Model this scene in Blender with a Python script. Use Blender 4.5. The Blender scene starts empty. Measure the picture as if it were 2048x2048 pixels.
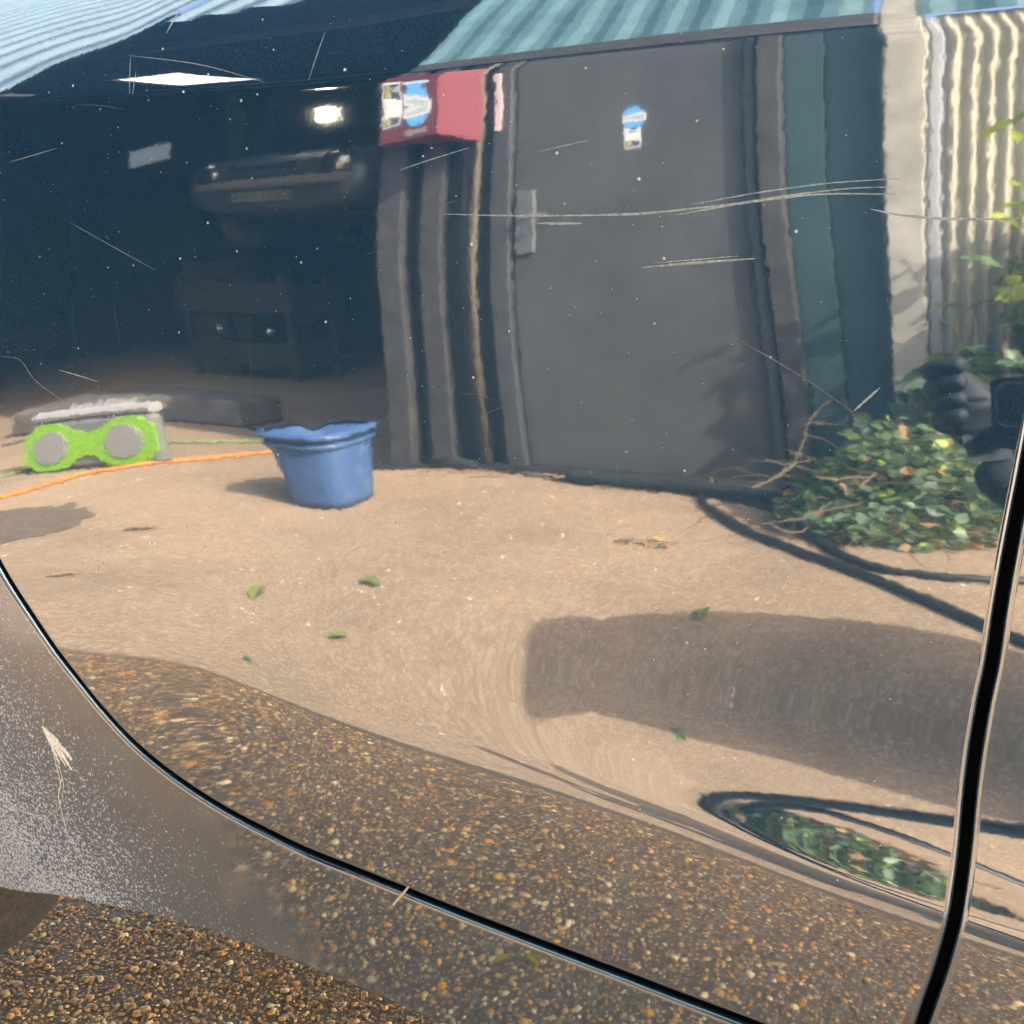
import bpy, math, random
import numpy as np
from mathutils import Vector, Matrix
random.seed(7); rng = np.random.default_rng(7)
S = bpy.context.scene
col = S.collection
R = math.radians

# ------------------------------------------------------------------ camera
CAM = np.array([0.0, -0.52, 0.62]); YAW = R(25.5); ROLL = R(3.0)
FWD = np.array([-math.sin(YAW), math.cos(YAW), 0.0])
r0 = np.array([math.cos(YAW), math.sin(YAW), 0.0]); u0 = np.array([0, 0, 1.0])
RGT = r0*math.cos(ROLL) + u0*math.sin(ROLL); UPV = u0*math.cos(ROLL) - r0*math.sin(ROLL)
cd = bpy.data.cameras.new('camera'); cd.sensor_width = 36; cd.lens = 36
cd.clip_start = 0.01; cd.clip_end = 500
cam = bpy.data.objects.new('camera', cd); col.objects.link(cam)
M = Matrix(((RGT[0], UPV[0], -FWD[0], CAM[0]), (RGT[1], UPV[1], -FWD[1], CAM[1]), (RGT[2], UPV[2], -FWD[2], CAM[2]), (0, 0, 0, 1)))
cam.matrix_world = M
S.camera = cam

# ------------------------------------------------------------------ sky, sun, exposure
SUN_EL = 38.0; SUN_AZ = 22.0        # azimuth measured from +x towards +y (from over the car's nose)
world = bpy.data.worlds.new('World'); S.world = world; world.use_nodes = True
nt = world.node_tree
sky = nt.nodes.new('ShaderNodeTexSky'); sky.sky_type = 'NISHITA'; sky.sun_disc = False
sky.sun_elevation = R(SUN_EL); sky.sun_rotation = R(90 - SUN_AZ); sky.dust_density = 5.0; sky.ozone_density = 0.4
bg = nt.nodes['Background']; bg.inputs[1].default_value = 0.15
nt.links.new(sky.outputs[0], bg.inputs[0])
sl_ = bpy.data.lights.new('sun', 'SUN'); sl_.energy = 2.9; sl_.angle = R(0.5); sl_.color = (1.0, 0.93, 0.82)
sun = bpy.data.objects.new('sun', sl_); col.objects.link(sun)
sd = Vector((math.cos(R(SUN_EL))*math.cos(R(SUN_AZ)), math.cos(R(SUN_EL))*math.sin(R(SUN_AZ)), math.sin(R(SUN_EL))))
sun.rotation_euler = sd.to_track_quat('Z', 'Y').to_euler()
S.view_settings.view_transform = 'Standard'; S.view_settings.look = 'None'
S.view_settings.gamma = 1; S.view_settings.use_curve_mapping = False
S.view_settings.exposure = 3.55
S.render.engine = 'CYCLES'
S.cycles.use_denoising = True; S.cycles.denoising_prefilter = 'NONE'
S.cycles.max_bounces = 8; S.cycles.caustics_reflective = False; S.cycles.caustics_refractive = False
S.cycles.sample_clamp_indirect = 2.5; S.cycles.diffuse_bounces = 3; S.cycles.filter_width = 1.6

# ------------------------------------------------------------------ helpers
def tag(o, label=None, cat=None, group=None, kind=None):
    for k, v in (('label', label), ('category', cat), ('group', group), ('kind', kind)):
        if v: o[k] = v
    return o
def empty(name, loc, label=None, cat=None, group=None, rz=0):
    o = bpy.data.objects.new(name, None); o.empty_display_size = .1
    o.location = loc; o.rotation_euler = (0, 0, rz); col.objects.link(o)
    return tag(o, label, cat, group)
def world_of(o):
    m = Matrix.LocRotScale(o.location, o.rotation_euler, o.scale)
    return world_of(o.parent) @ o.matrix_parent_inverse @ m if o.parent else m
class MB:
    """collects vertices and faces; build() links them as one mesh"""
    def __init__(s): s.v = []; s.f = []; s.n = 0
    def add(s, v, f):
        v = np.asarray(v, float); s.v.append(v)
        s.f += [[i + s.n for i in q] for q in f]; s.n += len(v); return s
    def box(s, lo, hi, rz=0, bev=0.0, piv=None):
        x0, y0, z0 = lo; x1, y1, z1 = hi
        b = bev
        if b <= 0:
            v = [(x0,y0,z0),(x1,y0,z0),(x1,y1,z0),(x0,y1,z0),(x0,y0,z1),(x1,y0,z1),(x1,y1,z1),(x0,y1,z1)]
            f = [(0,3,2,1),(4,5,6,7),(0,1,5,4),(1,2,6,5),(2,3,7,6),(3,0,4,7)]
        else:
            v = []; f = []
            for (zz, i) in ((z0, b), (z0 + b, 0), (z1 - b, 0), (z1, b)):
                v += [(x0+b,y0+i,zz),(x1-b,y0+i,zz),(x1-i,y0+b,zz),(x1-i,y1-b,zz),(x1-b,y1-i,zz),(x0+b,y1-i,zz),(x0+i,y1-b,zz),(x0+i,y0+b,zz)]
            for r in range(3):
                for k in range(8): f.append((r*8+k, r*8+(k+1)%8, r*8+8+(k+1)%8, r*8+8+k))
            f.append(tuple(range(7,-1,-1))); f.append(tuple(range(24,32)))
        v = np.array(v, float)
        if rz:
            c = np.array(piv if piv is not None else ((x0+x1)/2, (y0+y1)/2, 0)); cs, sn = math.cos(rz), math.sin(rz)
            d = v - c; v = np.stack([d[:,0]*cs-d[:,1]*sn, d[:,0]*sn+d[:,1]*cs, d[:,2]], 1) + c
        return s.add(v, f)
    def tube(s, pts, rad, n=8, cap=True):
        P = np.array(pts, float); m = len(P)
        rad = np.full(m, rad) if np.isscalar(rad) else np.array(rad)
        T = np.gradient(P, axis=0); T /= np.linalg.norm(T, axis=1, keepdims=True) + 1e-12
        ref = np.array([0, 0, 1.]) if abs(T[:, 2]).mean() < .9 else np.array([1., 0, 0])
        A = np.cross(T, ref); A /= np.linalg.norm(A, axis=1, keepdims=True) + 1e-12
        B = np.cross(T, A)
        th = np.linspace(0, 2*math.pi, n, endpoint=False)
        v = (P[:, None] + rad[:, None, None]*(A[:, None]*np.cos(th)[None, :, None] + B[:, None]*np.sin(th)[None, :, None])).reshape(-1, 3)
        f = [(i*n+k, i*n+(k+1)%n, (i+1)*n+(k+1)%n, (i+1)*n+k) for i in range(m-1) for k in range(n)]
        if cap: f += [tuple(range(n-1, -1, -1)), tuple(range((m-1)*n, m*n))]
        return s.add(v, f)
    def lathe(s, prof, n=32, c=(0,0,0), axis='z', sx=1, sy=1):
        v = []
        for (r, h) in prof:
            for k in range(n):
                a = 2*math.pi*k/n; x, y = r*math.cos(a)*sx, r*math.sin(a)*sy
                v.append((c[0]+x, c[1]+y, c[2]+h) if axis == 'z' else (c[0]+x, c[1]+h, c[2]+y))
        f = [(i*n+k, i*n+(k+1)%n, (i+1)*n+(k+1)%n, (i+1)*n+k) for i in range(len(prof)-1) for k in range(n)]
        return s.add(v, f)
    def build(s, name, m, parent=None, smooth=False):
        me = bpy.data.meshes.new(name)
        V = np.concatenate(s.v) if s.v else np.zeros((0, 3))
        me.from_pydata(V.tolist(), [], s.f); me.materials.append(m)
        if smooth: me.polygons.foreach_set('use_smooth', np.ones(len(me.polygons), bool))
        me.update()
        o = bpy.data.objects.new(name, me); col.objects.link(o)
        if parent:
            o.parent = parent
            Mp = world_of(parent)
            o.matrix_parent_inverse = Mp.inverted()
        return o
def grid_mesh(name, P, N, m, parent=None):
    """P, N: (a,b,3) positions and normals -> smooth mesh shaded with those normals"""
    a, b, _ = P.shape
    me = bpy.data.meshes.new(name)
    idx = np.arange(a*b).reshape(a, b)
    q = np.stack([idx[:-1, :-1], idx[1:, :-1], idx[1:, 1:], idx[:-1, 1:]], -1).reshape(-1, 4)
    gn = np.cross(P[1:, :-1]-P[:-1, :-1], P[:-1, 1:]-P[:-1, :-1])
    if (gn*N[:-1, :-1]).sum() < 0: q = q[:, ::-1]
    me.vertices.add(a*b); me.vertices.foreach_set('co', P.reshape(-1).astype(np.float32))
    me.loops.add(q.size); me.loops.foreach_set('vertex_index', q.reshape(-1).astype(np.int32))
    me.polygons.add(len(q)); me.polygons.foreach_set('loop_start', np.arange(0, q.size, 4, dtype=np.int32))
    me.polygons.foreach_set('use_smooth', np.ones(len(q), bool))
    me.update(); me.validate()
    me.normals_split_custom_set_from_vertices(N.reshape(-1, 3).tolist())
    me.materials.append(m)
    o = bpy.data.objects.new(name, me); col.objects.link(o)
    if parent: o.parent = parent
    return o
def spline(pts, n):
    P = np.array(pts, float); d = np.r_[0, np.cumsum(np.linalg.norm(np.diff(P, axis=0), axis=1))]
    q = np.linspace(0, d[-1], n)
    return np.stack([pchip(d, P[:, k], q) for k in range(P.shape[1])], 1)

# ------------------------------------------------------------------ materials
def newmat(name):
    m = bpy.data.materials.new(name); m.use_nodes = True
    return m, m.node_tree, m.node_tree.nodes['Principled BSDF']
def mat(name, c, rough=.6, metal=0., var=0., scale=20., bump=0., bscale=None, spec=.5, c2=None, detail=6, bdist=.01):
    m, t, b = newmat(name); L = t.links.new
    b.inputs['Base Color'].default_value = (*c, 1); b.inputs['Roughness'].default_value = rough
    b.inputs['Metallic'].default_value = metal; b.inputs['Specular IOR Level'].default_value = spec
    tc = t.nodes.new('ShaderNodeTexCoord')
    if var or c2:
        n = t.nodes.new('ShaderNodeTexNoise'); n.inputs['Scale'].default_value = scale; n.inputs['Detail'].default_value = detail
        n.inputs['Roughness'].default_value = .65
        L(tc.outputs['Object'], n.inputs['Vector'])
        cr = t.nodes.new('ShaderNodeValToRGB'); e = cr.color_ramp.elements
        a = c2 or tuple(max(0, k*(1-var)) for k in c); z = tuple(min(1, k*(1+var)) for k in c) if not c2 else c
        e[0].position = .32; e[0].color = (*a, 1); e[1].position = .68; e[1].color = (*z, 1)
        L(n.outputs['Fac'], cr.inputs[0]); L(cr.outputs[0], b.inputs['Base Color'])
    if bump:
        n2 = t.nodes.new('ShaderNodeTexNoise'); n2.inputs['Scale'].default_value = bscale or scale; n2.inputs['Detail'].default_value = 4
        L(tc.outputs['Object'], n2.inputs['Vector'])
        bp = t.nodes.new('ShaderNodeBump'); bp.inputs['Strength'].default_value = bump; bp.inputs['Distance'].default_value = bdist
        L(n2.outputs['Fac'], bp.inputs['Height']); L(bp.outputs[0], b.inputs['Normal'])
    return m
def ramp(t, stops, interp='LINEAR'):
    cr = t.nodes.new('ShaderNodeValToRGB'); cr.color_ramp.interpolation = interp
    e = cr.color_ramp.elements
    while len(e) < len(stops): e.new(.5)
    for k, (p, c) in enumerate(stops): e[k].position = p; e[k].color = (*c, 1) if len(c) == 3 else c
    return cr
def math_n(t, op, a, b=None, clamp=False):
    n = t.nodes.new('ShaderNodeMath'); n.operation = op; n.use_clamp = clamp
    for k, v in enumerate((a, b)):
        if v is None: continue
        if hasattr(v, 'links'): t.links.new(v, n.inputs[k])
        else: n.inputs[k].default_value = v
    return n.outputs[0]

def paint_material(name, dusty):
    m, t, b = newmat(name); L = t.links.new
    tc = t.nodes.new('ShaderNodeTexCoord'); ob = tc.outputs['Object']
    b.inputs['Base Color'].default_value = (*PAINT, 1)
    b.inputs['IOR'].default_value = 2.45
    b.inputs['Roughness'].default_value = .028
    # orange peel of the lacquer
    n1 = t.nodes.new('ShaderNodeTexNoise'); n1.inputs['Scale'].default_value = 185; n1.inputs['Detail'].default_value = .8
    L(ob, n1.inputs['Vector'])
    bp = t.nodes.new('ShaderNodeBump'); bp.inputs['Strength'].default_value = .5; bp.inputs['Distance'].default_value = PEEL
    L(n1.outputs['Fac'], bp.inputs['Height']); L(bp.outputs[0], b.inputs['Normal'])
    # metallic flake in the base coat
    fl = t.nodes.new('ShaderNodeTexNoise'); fl.inputs['Scale'].default_value = 1100; fl.inputs['Detail'].default_value = 2; L(ob, fl.inputs['Vector'])
    fr = ramp(t, [(.36, tuple(k*.45 for k in PAINT)), (.66, tuple(k*1.75 for k in PAINT))]); L(fl.outputs['Fac'], fr.inputs[0]); L(fr.outputs[0], b.inputs['Base Color'])
    # wash-worn lacquer: a weak hazy lobe on top of the mirror reflection
    hz = t.nodes.new('ShaderNodeBsdfGlossy'); hz.inputs['Color'].default_value = (.009, .017, .024, 1); hz.inputs['Roughness'].default_value = .42
    ad = t.nodes.new('ShaderNodeAddShader'); L(b.outputs[0], ad.inputs[0]); L(hz.outputs[0], ad.inputs[1])
    L(ad.outputs[0], t.nodes['Material Output'].inputs[0])
    # film of dust
    if dusty:
        sx = t.nodes.new('ShaderNodeSeparateXYZ'); L(ob, sx.inputs[0])
        # dirt thrown up by the wheel: denser towards the wheel and the sill edge
        dx = math_n(t, 'MULTIPLY', math_n(t, 'SUBTRACT', -.43, sx.outputs['X']), 4.6)
        dzv = math_n(t, 'MULTIPLY', math_n(t, 'SUBTRACT', .36, sx.outputs['Z']), 3.6)
        den = math_n(t, 'ADD', dx, dzv)
        big = t.nodes.new('ShaderNodeTexNoise'); big.inputs['Scale'].default_value = 14; big.inputs['Detail'].default_value = 5; L(ob, big.inputs['Vector'])
        den = math_n(t, 'ADD', den, math_n(t, 'MULTIPLY', math_n(t, 'SUBTRACT', big.outputs['Fac'], .5), .9))
        film = math_n(t, 'MULTIPLY', den, .50, True)
        film = math_n(t, 'MINIMUM', math_n(t, 'ADD', film, .06), .80)
        sp = t.nodes.new('ShaderNodeTexNoise'); sp.inputs['Scale'].default_value = 430; sp.inputs['Detail'].default_value = 3; sp.inputs['Roughness'].default_value=.7; L(ob, sp.inputs['Vector'])
        sp2 = t.nodes.new('ShaderNodeTexVoronoi'); sp2.inputs['Scale'].default_value = 300; L(ob, sp2.inputs['Vector'])
        thr = math_n(t, 'SUBTRACT', .72, math_n(t, 'MULTIPLY', den, .16))
        thr = math_n(t, 'MAXIMUM', thr, .47)
        spots = math_n(t, 'MULTIPLY', math_n(t, 'SUBTRACT', sp.outputs['Fac'], thr), 18, True)
        spots = math_n(t, 'MULTIPLY', spots, math_n(t, 'MULTIPLY', math_n(t, 'ADD', den, .15), 1.1, True))
        d1 = t.nodes.new('ShaderNodeBsdfDiffuse'); d1.inputs[0].default_value = (.122, .146, .205, 1)
        d2 = t.nodes.new('ShaderNodeBsdfDiffuse'); d2.inputs[0].default_value = (.46, .53, .68, 1)
        mx = t.nodes.new('ShaderNodeMixShader'); L(film, mx.inputs[0]); L(ad.outputs[0], mx.inputs[1]); L(d1.outputs[0], mx.inputs[2])
        mx2 = t.nodes.new('ShaderNodeMixShader'); L(spots, mx2.inputs[0]); L(mx.outputs[0], mx2.inputs[1]); L(d2.outputs[0], mx2.inputs[2])
        out = t.nodes['Material Output']; L(mx2.outputs[0], out.inputs[0])
        rg = math_n(t, 'ADD', math_n(t, 'MULTIPLY', den, .16, True), .028); L(math_n(t, 'MINIMUM', rg, .3), b.inputs['Roughness'])
    return m
PAINT = (.0056, .0215, .046); PEEL = .000014
M_paint = paint_material('navy_paint', False)
M_dusty = paint_material('navy_paint_dusty', True)
M_rubber = mat('black_rubber', (.004, .004, .0045), .9, spec=.1)
M_under = mat('underbody', (.02, .019, .018), .9, var=.4)
M_tyre = mat('dusty_tyre', (.10, .098, .10), .85, var=.35, scale=120, bump=.4, bscale=200)
M_glass = mat('dark_glass', (.01, .012, .012), .02, spec=.8)
M_scratch = mat('scratch', (.24, .26, .275), .7, var=.5, scale=700)
M_swirl = mat('swirl_mark', (.07, .08, .09), .6)
M_scuff = mat('scuff', (.66, .70, .76), .8, var=.3, scale=300)
M_dustspeck = mat('dust_speck', (.5, .5, .48), .8)

def ground_material():
    m, t, b = newmat('exposed_aggregate'); L = t.links.new
    tc = t.nodes.new('ShaderNodeTexCoord'); ob = tc.outputs['Object']
    v = t.nodes.new('ShaderNodeTexVoronoi'); v.inputs['Scale'].default_value = 175; L(ob, v.inputs['Vector'])
    big = t.nodes.new('ShaderNodeTexNoise'); big.inputs['Scale'].default_value = 1.3; big.inputs['Detail'].default_value = 8; big.inputs['Roughness'].default_value = .7; L(ob, big.inputs['Vector'])
    rp = ramp(t, [(0, (.23, .155, .095)), (.25, (.37, .26, .165)), (.45, (.31, .215, .135)), (.65, (.44, .31, .19)), (.85, (.54, .43, .30)), (1, (.28, .195, .125))])
    s = t.nodes.new('ShaderNodeSeparateColor'); L(v.outputs['Color'], s.inputs[0]); L(s.outputs[0], rp.inputs[0])
    # mortar between the stones
    mr = ramp(t, [(0, (1, 1, 1)), (.45, (1, 1, 1)), (.62, (0, 0, 0))]); L(v.outputs['Distance'], mr.inputs[0])
    mix = t.nodes.new('ShaderNodeMixRGB'); mix.inputs[1].default_value = (.27, .19, .125, 1)
    L(mr.outputs[0], mix.inputs[0]); L(rp.outputs[0], mix.inputs[2])
    rb = ramp(t, [(.28, (.56, .55, .53)), (.5, (.82, .81, .78)), (.72, (1.0, .98, .93))]); L(big.outputs['Fac'], rb.inputs[0])
    mu = t.nodes.new('ShaderNodeMixRGB'); mu.blend_type = 'MULTIPLY'; mu.inputs[0].default_value = 1
    L(mix.outputs[0], mu.inputs[1]); L(rb.outputs[0], mu.inputs[2]); L(mu.outputs[0], b.inputs['Base Color'])
    b.inputs['Roughness'].default_value = .8
    bp = t.nodes.new('ShaderNodeBump'); bp.inputs['Strength'].default_value = .35; bp.inputs['Distance'].default_value = .002; bp.invert = True
    L(v.outputs['Distance'], bp.inputs['Height']); L(bp.outputs[0], b.inputs['Normal'])
    return m
M_ground = ground_material()
def pebble_material():
    m, t, b = newmat('pebbles'); L = t.links.new
    a = t.nodes.new('ShaderNodeAttribute'); a.attribute_name = 'tint'
    n = t.nodes.new('ShaderNodeTexNoise'); n.inputs['Scale'].default_value = 500; n.inputs['Detail'].default_value = 3
    tc = t.nodes.new('ShaderNodeTexCoord'); L(tc.outputs['Object'], n.inputs['Vector'])
    r = ramp(t, [(.3, (.7, .7, .7)), (.7, (1.15, 1.15, 1.15))]); L(n.outputs['Fac'], r.inputs[0])
    mu = t.nodes.new('ShaderNodeMixRGB'); mu.blend_type = 'MULTIPLY'; mu.inputs[0].default_value = 1
    L(a.outputs['Color'], mu.inputs[1]); L(r.outputs[0], mu.inputs[2]); L(mu.outputs[0], b.inputs['Base Color'])
    b.inputs['Roughness'].default_value = .42
    return m
M_pebble = pebble_material()

# ================================================================== GROUND
g = MB(); g.add([(-60, -60, 0), (60, -60, 0), (60, 60, 0), (-60, 60, 0)], [(0, 1, 2, 3)])
tag(g.build('ground', M_ground), 'beige exposed aggregate concrete yard', None, None, 'structure')
def pebbles(name, xr, yr, pitch, label):
    nx = int((xr[1]-xr[0])/pitch); ny = int((yr[1]-yr[0])/pitch)
    gx, gy = np.meshgrid(np.arange(nx), np.arange(ny)); n = nx*ny
    cx = xr[0]+(gx.ravel()+.5+rng.uniform(-.48, .48, n))*pitch; cy = yr[0]+(gy.ravel()+.5+rng.uniform(-.48, .48, n))*pitch
    keep = rng.random(n) < .93; cx, cy = cx[keep], cy[keep]; n = len(cx)
    r = pitch*rng.choice([.24, .34, .46, .64, .98], n, p=[.32, .29, .22, .12, .05])*rng.uniform(.85, 1.15, n)
    el = rng.uniform(.55, 1.0, n); ang = rng.uniform(0, math.pi, n); h = r*rng.uniform(.5, .85, n); z0 = -.2*h
    k = 6; th = np.arange(k)*2*math.pi/k
    rings = [(1.0, 0.0), (.72, .80)]
    V = np.zeros((n, 2*k+1, 3))
    wob = rng.uniform(.68, 1.25, (n, k))
    for ri, (rr, hh) in enumerate(rings):
        lx = rr*r[:, None]*np.cos(th)*wob; ly = rr*(r*el)[:, None]*np.sin(th)*wob
        V[:, ri*k:(ri+1)*k, 0] = cx[:, None]+lx*np.cos(ang)[:, None]-ly*np.sin(ang)[:, None]
        V[:, ri*k:(ri+1)*k, 1] = cy[:, None]+lx*np.sin(ang)[:, None]+ly*np.cos(ang)[:, None]
        V[:, ri*k:(ri+1)*k, 2] = (z0+h*hh)[:, None]
    V[:, 2*k] = np.stack([cx, cy, z0+h], 1)
    q = []
    for ri in range(1):
        for a in range(k):
            b = (a+1) % k; q += [(ri*k+a, ri*k+b, ri*k+k+b), (ri*k+a, ri*k+k+b, ri*k+k+a)]
    for a in range(k): q.append((k+a, k+(a+1) % k, 2*k))
    q = np.array(q); F = (q[None]+(np.arange(n)*(2*k+1))[:, None, None]).reshape(-1, 3)
    me = bpy.data.meshes.new(name); me.vertices.add(n*(2*k+1)); me.vertices.foreach_set('co', V.reshape(-1).astype(np.float32))
    me.loops.add(F.size); me.loops.foreach_set('vertex_index', F.reshape(-1).astype(np.int32))
    me.polygons.add(len(F)); me.polygons.foreach_set('loop_start', np.arange(0, F.size, 3, dtype=np.int32))
    me.polygons.foreach_set('use_smooth', np.ones(len(F), bool)); me.update()
    pal = np.array([(.44,.29,.15),(.58,.32,.09),(.62,.42,.15),(.74,.66,.50),(.52,.39,.24),(.34,.23,.13),(.20,.14,.09),(.52,.28,.11),(.40,.32,.23),(.66,.52,.26)])
    pr = np.array([.18,.08,.06,.09,.15,.18,.15,.03,.05,.03])
    c = pal[rng.choice(len(pal), n, p=pr)]*rng.uniform(.8, 1.3, (n, 1))*np.array([1.60, 1.38, 1.0])
    at = me.color_attributes.new('tint', 'FLOAT_COLOR', 'POINT')
    cc = np.ones((n, 2*k+1, 4)); cc[:, :, :3] = c[:, None]; at.data.foreach_set('color', cc.reshape(-1).astype(np.float32))
    me.materials.append(M_pebble)
    o = bpy.data.objects.new(name, me); col.objects.link(o)
    return tag(o, label, None, None, 'stuff')
pebbles('pebbles', (-1.52, -.48), (.18, 1.15), .0064, 'brown and orange pebbles set in the concrete under the car')
pebbles('pebbles', (-1.65, .2), (-.515, .158), .0061, 'brown pebbles set in the concrete alongside the car')

# ================================================================== THE PARKED CAR
# body side: outward bulge w(x,z) from the tilt profile of the panel at stations along the car
# --- body-side profile: tilt of the panel (deg, + faces up) against t, for stations along x
def pchip(xs,ys,xq):
    xs=np.asarray(xs,float);ys=np.asarray(ys,float);h=np.diff(xs);d=np.diff(ys)/h
    m=np.zeros_like(ys);m[0]=d[0];m[-1]=d[-1]
    for i in range(1,len(xs)-1):
        if d[i-1]*d[i]>0:
            w1=2*h[i]+h[i-1];w2=h[i]+2*h[i-1];m[i]=(w1+w2)/(w1/d[i-1]+w2/d[i])
    xq=np.clip(xq,xs[0],xs[-1]);i=np.clip(np.searchsorted(xs,xq)-1,0,len(xs)-2)
    s=(xq-xs[i])/h[i];s2=s*s;s3=s2*s
    return (2*s3-3*s2+1)*ys[i]+(s3-2*s2+s)*h[i]*m[i]+(-2*s3+3*s2)*ys[i+1]+(s3-s2)*h[i]*m[i+1]
ZC=([-1.2, -0.6719, -0.5006, -0.3613, -0.2607, -0.1477, -0.0314, 0.3, 1.2],[0.9386, 0.8986, 0.8812, 0.8702, 0.8645, 0.8585, 0.8508, 0.8298, 0.7908])
ZL=([-1.2, -0.6458, -0.5466, -0.4541, -0.3881, -0.2774, -0.1751, -0.1154, -0.0612, -0.0114, 0.3, 1.2],[0.6295, 0.5295, 0.511, 0.4968, 0.4835, 0.4698, 0.4605, 0.4502, 0.4452, 0.4369, 0.3969, 0.3369])
XS=np.array([-.75,-.59,-.515,-.39,-.27,-.175,-.036,.25])
PROF=[ # (t nodes, gamma) per station
 ([-.9,-.45,-.2,-.08,-.012,.012,.05,.12,.37,.6,.78,.92,1.05,1.2,1.6,2.2],[60,32,17,8,2.0,-4.4,-3.3,-3.8,-6.2,-6.4,-7.2,-9.6,-13.5,-16.5,-19,-19]),
 ([-.9,-.45,-.2,-.08,-.012,.012,.05,.12,.37,.6,.78,.92,1.05,1.2,1.6,2.2],[60,32,17,8,2.0,-4.6,-3.3,-3.8,-7.0,-7.9,-9.0,-11.6,-14.2,-16.5,-19,-19]),
 ([-.9,-.45,-.2,-.08,-.012,.012,.05,.12,.37,.6,.83,.965,1.05,1.2,1.6,2.2],[60,32,16,8,2.0,-5,-3.5,-4.0,-7.4,-8.4,-9.9,-11.9,-14.8,-16.6,-19,-19]),
 ([-.9,-.45,-.2,-.08,-.012,.012,.05,.12,.37,.55,.68,.84,.93,.985,1.03,1.16,1.6,2.2],[60,32,15,7.5,2.0,-5.4,-3.8,-4.2,-7,-7.8,-8.6,-9.1,-9.2,-9.6,-13.2,-16.4,-19,-19]),
 ([-.9,-.45,-.2,-.08,-.012,.012,.05,.12,.33,.57,.66,.76,.86,.93,.97,1.035,1.1,1.2,1.6,2.2],[60,32,14,7,1.5,-5.6,-4.5,-5,-6.8,-8.4,-8.7,-9.1,-7.7,-6,-5.6,-13,-14.8,-16.8,-19,-19]),
 ([-.9,-.45,-.2,-.08,-.012,.012,.055,.12,.215,.56,.655,.72,.82,.885,.94,.968,1.03,1.1,1.2,1.6,2.2],[60,32,14,7,1.2000000000000002,-5.6,-4.75,-5.2,-6.1,-8.15,-8.6,-9.1,-8.3,-4.4,-.9,-.1,-12.6,-14.8,-16.8,-19,-19]),
 ([-.9,-.45,-.2,-.08,-.012,.012,.055,.12,.26,.54,.65,.69,.78,.877,.92,.968,.985,1.04,1.105,1.2,1.6,2.2],[60,32,14,7,1.2000000000000002,-5.4,-4.5,-5,-5.7,-8,-9.5,-9.9,-9.3,-4.1,-1,3,3.8,-11,-14.2,-16.8,-19,-19]),
 ([-.9,-.45,-.2,-.08,-.012,.012,.055,.12,.26,.54,.65,.69,.78,.877,.92,.968,.985,1.04,1.105,1.2,1.6,2.2],[60,32,14,7,1.2000000000000002,-5.4,-4.5,-5,-5.7,-8,-9.6,-10,-9.3,-4.1,-1,3.4,4.2,-11,-14.2,-16.8,-19,-19]),
]
TT=np.concatenate([np.linspace(-.9,-.03,120),np.linspace(-.029,.03,60),np.linspace(.031,.93,240),np.linspace(.931,1.06,130),np.linspace(1.062,2.2,240)])
XX=np.linspace(-1.2,1.2,601)
ta=.45
GT=np.array([pchip(t,g,TT) for t,g in PROF])           # station x t
GG=np.array([pchip(XS,GT[:,j],XX) for j in range(len(TT))]).T  # x x t
ker=np.exp(-.5*(np.arange(-12,13)/5.)**2);ker/=ker.sum()
GG=np.apply_along_axis(lambda a:np.convolve(np.pad(a,12,mode='edge'),ker,'valid'),0,GG)
def smooth(xs,ys):
    a=pchip(xs,ys,XX);k=np.exp(-.5*(np.arange(-60,61)/20.)**2);k/=k.sum()
    return np.convolve(np.pad(a,60,mode='reflect',reflect_type='odd'),k,'valid')
zc=smooth(*ZC);zl=smooth(*ZL)
def w0(x):   # plan-view bow of the whole side
    return -.012*np.clip(x-.3,0,None)**2-.02*np.clip(-.75-x,0,None)**2
zz=zc[:,None]-TT[None]*(zc-zl)[:,None]
sl=-np.tan(np.radians(GG))            # dw/dz
dz=np.diff(zz,axis=1)
W=np.concatenate([np.zeros((len(XX),1)),np.cumsum(.5*(sl[:,1:]+sl[:,:-1])*dz,axis=1)],1)
ia=np.argmin(abs(TT-ta));W-=W[:,ia:ia+1];W+=w0(XX)[:,None]

# smooth slope grids, for exact shading normals
Zx = np.gradient(zz, XX, axis=0); Wx_t = np.gradient(W, XX, axis=0); Wx = Wx_t - sl*Zx
def lookup(A, x, t):
    fx = np.clip((x-XX[0])/(XX[1]-XX[0]), 0, len(XX)-1.001); i = fx.astype(int); a = fx-i
    j = np.clip(np.searchsorted(TT, t)-1, 0, len(TT)-2); b = np.clip((t-TT[j])/(TT[j+1]-TT[j]), 0, 1)
    return (A[i, j]*(1-a)+A[i+1, j]*a)*(1-b)+(A[i, j+1]*(1-a)+A[i+1, j+1]*a)*b
def t_of(x, z):
    c = np.interp(x, XX, zc); l = np.interp(x, XX, zl); return (c-z)/(c-l)
def z_of(x, t):
    c = np.interp(x, XX, zc); l = np.interp(x, XX, zl); return c-t*(c-l)
def side(x, z, lift=0.0):
    """points and normals of the car's side at (x,z), optionally lifted off the surface"""
    x = np.asarray(x, float); z = np.asarray(z, float); t = t_of(x, z)
    n = np.stack([-lookup(Wx, x, t), -np.ones_like(x), -lookup(sl, x, t)], -1); n /= np.linalg.norm(n, axis=-1, keepdims=True)
    p = np.stack([x, -lookup(W, x, t), z], -1)
    return p + n*lift, n
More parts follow.
